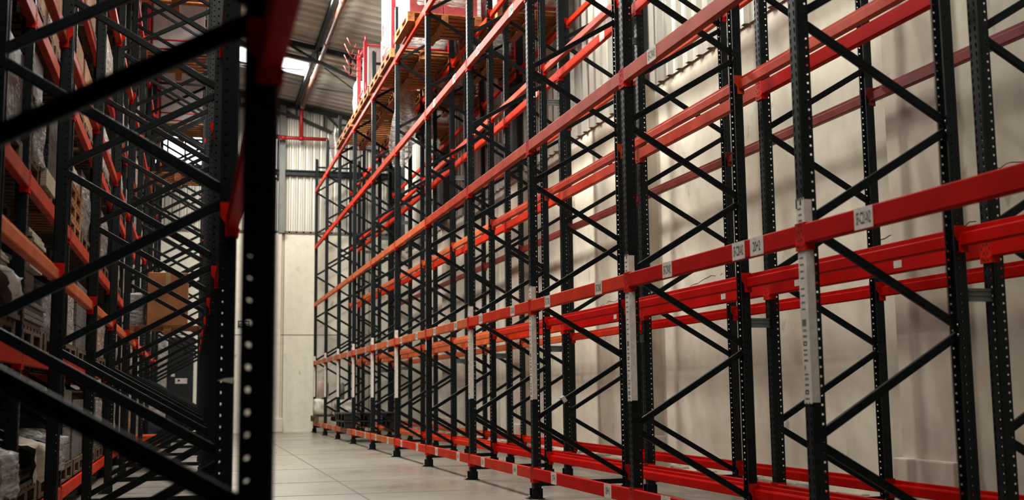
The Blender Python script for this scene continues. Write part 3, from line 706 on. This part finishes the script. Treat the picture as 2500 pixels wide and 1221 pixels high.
# rear left rack
XDm = XD-.01
def slot(b, s): return LY[b]+(.63 if s == 0 else 1.77)
LD = [z+.056 for z in LVD]
used = set()
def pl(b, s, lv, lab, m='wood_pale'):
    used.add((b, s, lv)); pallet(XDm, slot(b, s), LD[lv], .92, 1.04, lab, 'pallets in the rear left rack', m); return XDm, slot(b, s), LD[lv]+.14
# bay two, fourth level: brown cartons in courses, seen as individual boxes
for s in (0, 1):
    x, y, z = pl(2, s, 3, 'shaded pallet under the brown carton stack, %s' % ['near half', 'far half'][s])
    for r in range(4):
        for c in range(2):
            carton(x+.21, y-.25+.5*c, z+.175*r+.001, .44, .49, .172, 'flat brown carton, %s course from bottom, %s column of the %s stack' % (ORD[r], ['left', 'right'][c], ['near brown', 'far brown'][s]), 'carton', 'brown cartons stacked in courses', False)
tag(obj('film_strip', MB().bm(shell(-.012, -.12, 0, .004, .12, .66, .003, 5, 6), 0, True).mesh('film_strip', M['film']), None, (XDm+.455, slot(2, 0)+.40, LD[3]+.145)), 'shiny clear film hanging on the brown carton stack', 'plastic film')
# bay two / bay one, chest level: dark wrapped boxes with white letters
x, y, z = pl(2, 0, 2, 'pale pallet with a wrapped white end under dark goods')
wrapped(x, y-.1, z, .86, .8, .42, 'dark wrapped carton with a white letter on the pale pallet', 'dark_load', 'dark cartons', 80, False, 1)
tag(obj('film_strip', MB().bm(shell(-.012, -.16, 0, .012, .16, .40, .014, 6, 6), 0, True).mesh('film_strip', M['film']), None, (x+.475, y-.15, z)), 'crinkled shiny film on the dark carton above pale pallet', 'plastic film')
tag(obj('block', MB().box(-.02, -.26, -.06, .02, .26, .06, 0, .004).mesh('block', M['paper']), None, (x+.485, y+.28, z-.055)), 'pale wrapped block on the end of the pale pallet', 'wrapped block')
def side_text(txt, x, y, z, w, h, parent):
    me = text_mesh(txt, w, h, M['label'], .012); me.transform(Matrix(((0, 0, 1, 0), (1, 0, 0, 0), (0, 1, 0, 0), (0, 0, 0, 1))))
    p = parent.location; return obj('lettering', me, parent, (x-p[0], y-p[1], z-p[2]))
x, y, z = pl(1, 1, 2, 'dark pallet beneath the lettered dark carton')
dk = carton(x+.02, y+.05, z, .86, .9, .52, 'dark carton with white lettering left of the first rear post', 'dark_load', None, False)
side_text('RC\nCO', x+.452, y+.30, z+.30, .15, .13, dk); side_text('/', x+.452, y+.17, z+.335, .03, .06, dk)
dk2 = carton(x+.02, y+1.14, z+.43, .84, .62, .30, 'dark carton with a white letter N on top of dark wrapped goods', 'dark_load', None, False)
dk2.location.z = LD[2]+.14+.42
side_text('N', x+.442, y+1.18, LD[2]+.14+.50, .09, .085, dk2)
# bay three, chest level: pallets with a labelled box
x, y, z = pl(3, 0, 2, 'lowest wooden pallet of the short stack in the rear left rack', 'wood')
pallet(x, y, z, .92, 1.04, 'middle wooden pallet of the short stack', 'pallets in the rear left rack')
pallet(x, y, z+.14, .92, 1.04, 'orange-brown top pallet of the short stack under a labelled box', 'pallets in the rear left rack')
bx_ = carton(x+.1, y+.05, z+.28, .7, .8, .17, 'brown box with a white printed label on the short pallet stack', 'carton')
lb = obj('paper_label', MB().box(.351, -.3, .02, .353, .15, .15).mesh('paper_label', M['label']), bx_)
obj('printed_mark', MB().box(.3535, .03, .03, .3545, .10, .055).mesh('printed_mark', M['ink_grey']), lb)
# knee level: boards, papers, plastic sheets
x, y, z = pl(2, 0, 1, 'dark pallet under grey boards, knee level')
sheets(x+.02, y-.05, z, .9, 1.0, .16, 'stack of grey boards at knee level behind the second frame', 'board', 90)
wrapped(x, y, z+.165, .8, .95, .22, 'low dark carton block on the grey boards', 'dark_load', None, 91, False, 1)
sheets(x+.02, y+.2, z+.39, .85, .62, .26, 'thick stack of cream paper sheets on the dark block', 'paper', 92)
x, y, z = pl(1, 1, 1, 'dark pallet under plastic sheeting, knee level')
sheets(x+.02, y, z, .9, 1.0, .14, 'stack of dark boards under loose plastic sheeting', 'dark_load', 93)
rag('plastic_sheet', [(x+.54, y-.1, z+.05, .40), (x+.50, y-.1, z+.23, .44), (x+.1, y-.1, z+.26, .46), (x-.3, y-.1, z+.24, .42)], 'crumpled white plastic sheet lying on the dark boards', 'plastic sheet', 'whitegoods', 17, .04)
sheets(x+.15, y+.3, z+.31, .5, .35, .10, 'small bundle of folded white sheets beside the first rear post', 'paper', 95, None, .02)
x, y, z = pl(2, 1, 1, 'pallet under wrapped grey bags, knee level')
wrapped(x, y, z, .86, .98, .34, 'low grey film-wrapped bags at knee level behind the third frame', 'board', None, 96, True, 2)
x, y, z = pl(3, 0, 1, 'pallet below white wrapped cartons, knee level, third rear bay')
wrapped(x, y, z, .86, .98, .5, 'pale wrapped cartons at knee level in the third rear bay', 'paper', None, 97, True, 3)
# floor level: bundles of white sheets
for b_, s_ in ((1, 1), (2, 0), (2, 1)):
    k = '%s floor bundle' % {(1, 1): 'nearest', (2, 0): 'middle', (2, 1): 'farthest'}[b_, s_]
    x, y, z = pl(b_, s_, 0, 'dark pallet beneath the %s' % k)
    sheets(x+.02, y, z, .88, 1.0, .22, 'crumpled stack of pale plastic sheets, %s' % k, 'board' if s_ else 'board', 100+b_*3+s_)
    rag('plastic_sheet', [(x+.53, y, z+.03, .44), (x+.53, y, z+.24, .46), (x+.3, y, z+.31, .46), (x-.3, y, z+.29, .43)], 'creased plastic sheet over the %s' % k, 'plastic sheet', 'film' if s_ else 'paper', 20+b_+s_, .03)
# a black box with a white arrow mark, sixth level
x, y, z = pl(5, 0, 5, 'pallet under the black box with a white arrow mark')
bk = carton(x, y, z, .9, .95, .75, 'black box with a white four-arrow mark high in the rear left rack', 'blackplastic', None, False)
ar = MB()
for sx in (-1, 1):
    for sz in (-1, 1):
        ar.bar((.454, sx*.03, .38+sz*.025), (.454, sx*.13, .38+sz*.10), .006, .022).bar((.454, sx*.07, .38+sz*.01), (.454, sx*.15, .38+sz*.07), .006, .016)
obj('arrow_mark', ar.mesh('arrow_mark', M['label']), bk)
# the carton on the fifth level, third bay
x, y, z = pl(3, 1, 4, 'pallet under the open brown carton, fifth level')
carton(x, y, z, .86, .95, .45, 'large smooth brown carton on the fifth level behind the third frame', 'carton')
# remaining film-wrapped loads deeper in the rear left rack
kinds = [('carton', 'brown'), ('paper', 'cream'), ('whitegoods', 'white'), ('board', 'grey'), ('dark_load', 'dark')]
rg = random.Random(11)
for b in range(1, 8):
    for lv in range(6):
        for s in (0, 1):
            if (b, s, lv) in used or (b == 1 and s == 0) or ('D', b, s, lv) in skip: continue
            far = b >= 4
            c, cn = rg.choice(kinds[:4] if far else (kinds[:1]*3+kinds[4:] if lv >= 3 else kinds[3:]))  # near bays get darker goods, so the shade there is in their colour
            h = rg.uniform(.52, .66)
            where = '%s, rear left bay %s, %s half' % (LWD[lv], ['', 'one', 'two', 'three', 'four', 'five', 'six', 'seven'][b], ['near', 'far'][s])
            x, y, z = pl(b, s, lv, 'pallet under %s goods, %s' % (cn, where))
            wrapped(x, y, z, .88, .98, h, '%s %s goods, %s' % ('film-wrapped' if far or (lv == 2 and b == 3) else 'stacked', cn, where), c, 'film-wrapped loads in the rear left rack', 200+b*20+lv*2+s, far or (lv == 2 and b == 3), rg.choice((2, 3, 4)))
# aisle-side left rack: loads on the two upper levels and the brown box
ZC5, ZC4, ZC2 = LVC[4]+.056, LVC[3]+.056, LVC[1]+.056
for yy, hh, lab in ((15.08, 1.3, 'nearest red metal stand on the top level of the left rack'), (18.55, 1.35, 'second red metal stand on the top level of the left rack'), (23.38, 1.2, 'farthest red metal stand on the top level of the left rack')):
    pallet(XC, yy, ZC5, 1.1, 1.15, 'brown pallet under the %s' % lab.replace(' on the top level of the left rack', ', left top level'))
    stillage(XC, yy, ZC5+.165, .92, .9, hh, lab, int(yy*3), 2, False, 'whitegoods', 'red metal stands on the left rack', (1,))
pallet(XC, 20.85, ZC4, 1.1, 1.15, 'empty orange-brown pallet on the fourth level of left rack')
pallet(XC, 15.65, ZC2, 1.0, 1.0, 'pallet under the big brown box in the left rack', 'wooden pallets', 'wood', .10)
carton(XC+.0, 15.5, ZC2+.10, .50, .7, .68, 'big orange-brown carton on a pallet, second level of the left rack', 'carton_or', None, True)
wrapped(XC-.40, 15.6, ZC2+.10, .2, .4, .42, 'white film-wrapped parcel beside the big brown carton', 'whitegoods', None, 301, True, 2)
# floor at the far left end
t = thing('electrical_cabinet', 'tall black cabinet with white stickers by the end wall', 'cabinet', (-.28, 28.9, 0))
obj('cabinet_body', MB().box(-.30, -.2, .05, .30, .3, 2.35, 0, .01).box(-.27, -.17, 0, .27, .27, .05).mesh('cabinet_body', M['cabinet']), t)
obj('cabinet_door', MB().box(-.285, -.222, .08, .285, -.2, 2.32, 0, .006).mesh('cabinet_door', M['cabinet']), t)
obj('sticker', MB().box(-.12, -.2245, 1.23, .16, -.222, 1.36).mesh('sticker', M['label']), t)
obj('sticker', MB().box(-.22, -.2245, 1.40, -.13, -.222, 1.47).mesh('sticker', M['label']), t)
obj('printed_mark', MB().box(-.06, -.226, 1.28, -.01, -.2246, 1.33).mesh('printed_mark', M['ink']), t)
wrapped(-.80, 27.3, .0, .42, .8, 2.3, 'tall white film-wrapped goods left of the black cabinet', 'whitegoods', None, 310, True, 5)
wrapped(-.82, 23.4, .0, .40, .8, 1.15, 'film-wrapped pale goods on the floor behind the orange crate', 'paper', None, 311, True, 3)
cr = thing('plastic_crate', 'orange plastic crate on the floor under the left rack', 'crate', (-.72, 21.1, 0))
b = MB(); 
lo = [(-.17, -.24), (.17, -.24), (.17, .24), (-.17, .24)]; hi = [(-.24, -.32), (.24, -.32), (.24, .32), (-.24, .32)]
for k in range(4):
    j = (k+1) % 4
    b.quad([(*lo[k], .02), (*lo[j], .02), (*hi[j], .26), (*hi[k], .26)]); b.quad([(lo[k][0]*.95, lo[k][1]*.95, .03), (hi[k][0]*.95, hi[k][1]*.95, .26), (hi[j][0]*.95, hi[j][1]*.95, .26), (lo[j][0]*.95, lo[j][1]*.95, .03)])
b.quad([(*p, .02) for p in lo][::-1])
obj('crate_body', b.mesh('crate_body', M['orange_crate']), cr)
b = MB()
for k in range(4):
    j = (k+1) % 4; b.bar((*hi[k], .262), (*hi[j], .262), .03, .02, 0, .003)
obj('rim', b.mesh('rim', M['orange_crate']), cr)
tag(obj('sack', MB().bm(shell(-.26, -.3, 0, .26, .3, .5, .02, 77, 6), 0, True).mesh('sack', M['blue_dark']), None, (-.62, 22.4, 0)), 'dark blue bulging sack behind the orange crate', 'sack')
#GOODS-END
# things wholly hidden behind others in the photograph are left out
HIDDEN = set('''black box with a white four-arrow mark high in the rear left rack
dark wooden pallet at the top edge above the fourth upright
dusty red back beam of rear left rack, fifth level, bay three
dusty red back beam of rear left rack, fifth level, bay two
dusty red back beam of rear left rack, sixth level, bay four
dusty red back beam of rear left rack, sixth level, bay three
dusty red back beam of rear left rack, sixth level, bay two
dusty red front beam of rear left rack, fifth level, bay three
dusty red front beam of rear left rack, fifth level, bay two
dusty red front beam of rear left rack, sixth level, bay four
dusty red front beam of rear left rack, sixth level, bay three
dusty red front beam of rear left rack, sixth level, bay two
dusty red rear beam of aisle-side left rack, fourth level, bay ten from first frame
dusty red rear beam of aisle-side left rack, third level, bay nine from first frame
dusty red rear beam of aisle-side left rack, third level, bay ten from first frame
faded orange front beam of wall-side right rack, floor level, bay ten from the first upright
film-wrapped brown goods, floor level, rear left bay seven, near half
film-wrapped brown goods, fourth level, rear left bay five, near half
film-wrapped brown goods, knee level, rear left bay five, near half
film-wrapped brown goods, sixth level, rear left bay four, near half
film-wrapped brown goods, sixth level, rear left bay six, far half
film-wrapped cream goods, sixth level, rear left bay four, far half
film-wrapped grey goods, fifth level, rear left bay six, far half
film-wrapped grey goods, knee level, rear left bay four, near half
film-wrapped grey goods, sixth level, rear left bay six, near half
film-wrapped white goods, chest level, rear left bay five, near half
film-wrapped white goods, fifth level, rear left bay five, near half
flat brown carton, fourth course from bottom, left column of the far brown stack
flat brown carton, fourth course from bottom, left column of the near brown stack
flat brown carton, fourth course from bottom, right column of the near brown stack
flat brown carton, second course from bottom, left column of the near brown stack
flat brown carton, third course from bottom, left column of the near brown stack
flat brown carton, third course from bottom, right column of the near brown stack
grey low spacer joining the two right racks at the eleventh upright
grey top spacer joining the two right racks at the eighth upright
grey top spacer joining the two right racks at the ninth upright
grey top spacer joining the two right racks at the seventh upright
grey top spacer joining the two right racks at the sixth upright
nearest red metal stand on the top level of the left rack
pallet under brown goods, fifth level, rear left bay two, far half
pallet under brown goods, fifth level, rear left bay two, near half
pallet under brown goods, sixth level, rear left bay four, near half
pallet under brown goods, sixth level, rear left bay one, far half
pallet under brown goods, sixth level, rear left bay three, far half
pallet under brown goods, sixth level, rear left bay three, near half
pallet under brown goods, sixth level, rear left bay two, near half
pallet under dark goods, fifth level, rear left bay one, far half
pallet under dark goods, sixth level, rear left bay two, far half
pallet under grey goods, fifth level, rear left bay six, far half
pallet under grey goods, sixth level, rear left bay six, near half
red front beam of aisle-side left rack, fourth level, bay five from first frame
red front beam of aisle-side left rack, fourth level, bay four from first frame
red front beam of aisle-side left rack, fourth level, bay nine from first frame
red front beam of aisle-side left rack, fourth level, bay seven from first frame
red front beam of aisle-side left rack, fourth level, bay ten from first frame
red front beam of aisle-side left rack, second level, bay eight from first frame
red front beam of aisle-side left rack, second level, bay nine from first frame
red front beam of aisle-side left rack, second level, bay ten from first frame
red front beam of aisle-side left rack, third level, bay eight from first frame
red front beam of aisle-side left rack, third level, bay five from first frame
red front beam of aisle-side left rack, third level, bay four from first frame
red front beam of aisle-side left rack, third level, bay nine from first frame
red front beam of aisle-side left rack, third level, bay ten from first frame
red front beam of aisle-side left rack, top level, bay eight from first frame
red front beam of aisle-side left rack, top level, bay ten from first frame
red metal stand almost out of frame above the fourth upright
red stand wrapped in film against the right wall, top level, first from camera
stacked brown goods, fifth level, rear left bay three, near half
stacked brown goods, fifth level, rear left bay two, far half
stacked brown goods, fifth level, rear left bay two, near half
stacked brown goods, sixth level, rear left bay one, far half
stacked brown goods, sixth level, rear left bay three, far half
stacked brown goods, sixth level, rear left bay three, near half
stacked brown goods, sixth level, rear left bay two, near half
stacked dark goods, fifth level, rear left bay one, far half
stacked dark goods, fourth level, rear left bay one, far half
stacked dark goods, sixth level, rear left bay two, far half
wooden pallet on the top level of the wall-side right rack, first from camera'''.split('\n'))
for o in [o for o in S.objects if o.parent is None and o.get('label') in HIDDEN]:
    for c in list(o.children_recursive)+[o]: bpy.data.objects.remove(c)
# ------------------------------------------------------------------ lights
def area(name, loc, sx, sy, power, col=(1, .96, .9), rot=(0, 0, 0)):
    l = bpy.data.lights.new(name, 'AREA'); l.shape = 'RECTANGLE'; l.size = sx; l.size_y = sy; l.energy = power; l.color = col
    o = bpy.data.objects.new(name, l); COL.objects.link(o); o.location = loc; o.rotation_euler = rot; return o
for k, (y, x0, x1) in enumerate(SKY):
    area('skylight_light', ((x0+x1)/2, y, roofz(x1)-.62), x1-x0, 1.0, (380, 430, 740, 330)[k], (1, .98, .915), (0, -.5, 0))
def aim(a, b): return (Vector(b)-Vector(a)).to_track_quat('-Z', 'Y').to_euler()
area('fill_light', (.7, 3.2, 6.2), 2.6, 2.6, 215, (1, .955, .88), aim((.7, 3.2, 6.2), (3.2, 9.5, 1.6)))
w = bpy.data.worlds.new('World'); S.world = w; w.use_nodes = True
w.node_tree.nodes['Background'].inputs['Color'].default_value = (.5, .48, .45, 1); w.node_tree.nodes['Background'].inputs['Strength'].default_value = .1
# ------------------------------------------------------------------ camera
cam = bpy.data.cameras.new('camera'); co = bpy.data.objects.new('camera', cam); COL.objects.link(co)
mx = Matrix(((RT.x, UP.x, -FWD.x, 0), (RT.y, UP.y, -FWD.y, 0), (RT.z, UP.z, -FWD.z, CZ), (0, 0, 0, 1)))
co.matrix_world = mx
cam.sensor_width = 36; cam.lens = FPX/2500*36; cam.clip_start = .02; cam.clip_end = 200
cam.dof.use_dof = True; cam.dof.focus_distance = 10.0; cam.dof.aperture_fstop = 2.4
S.camera = co
S.view_settings.view_transform = 'Standard'; S.view_settings.look = 'None'; S.view_settings.exposure = .10; S.view_settings.gamma = .87
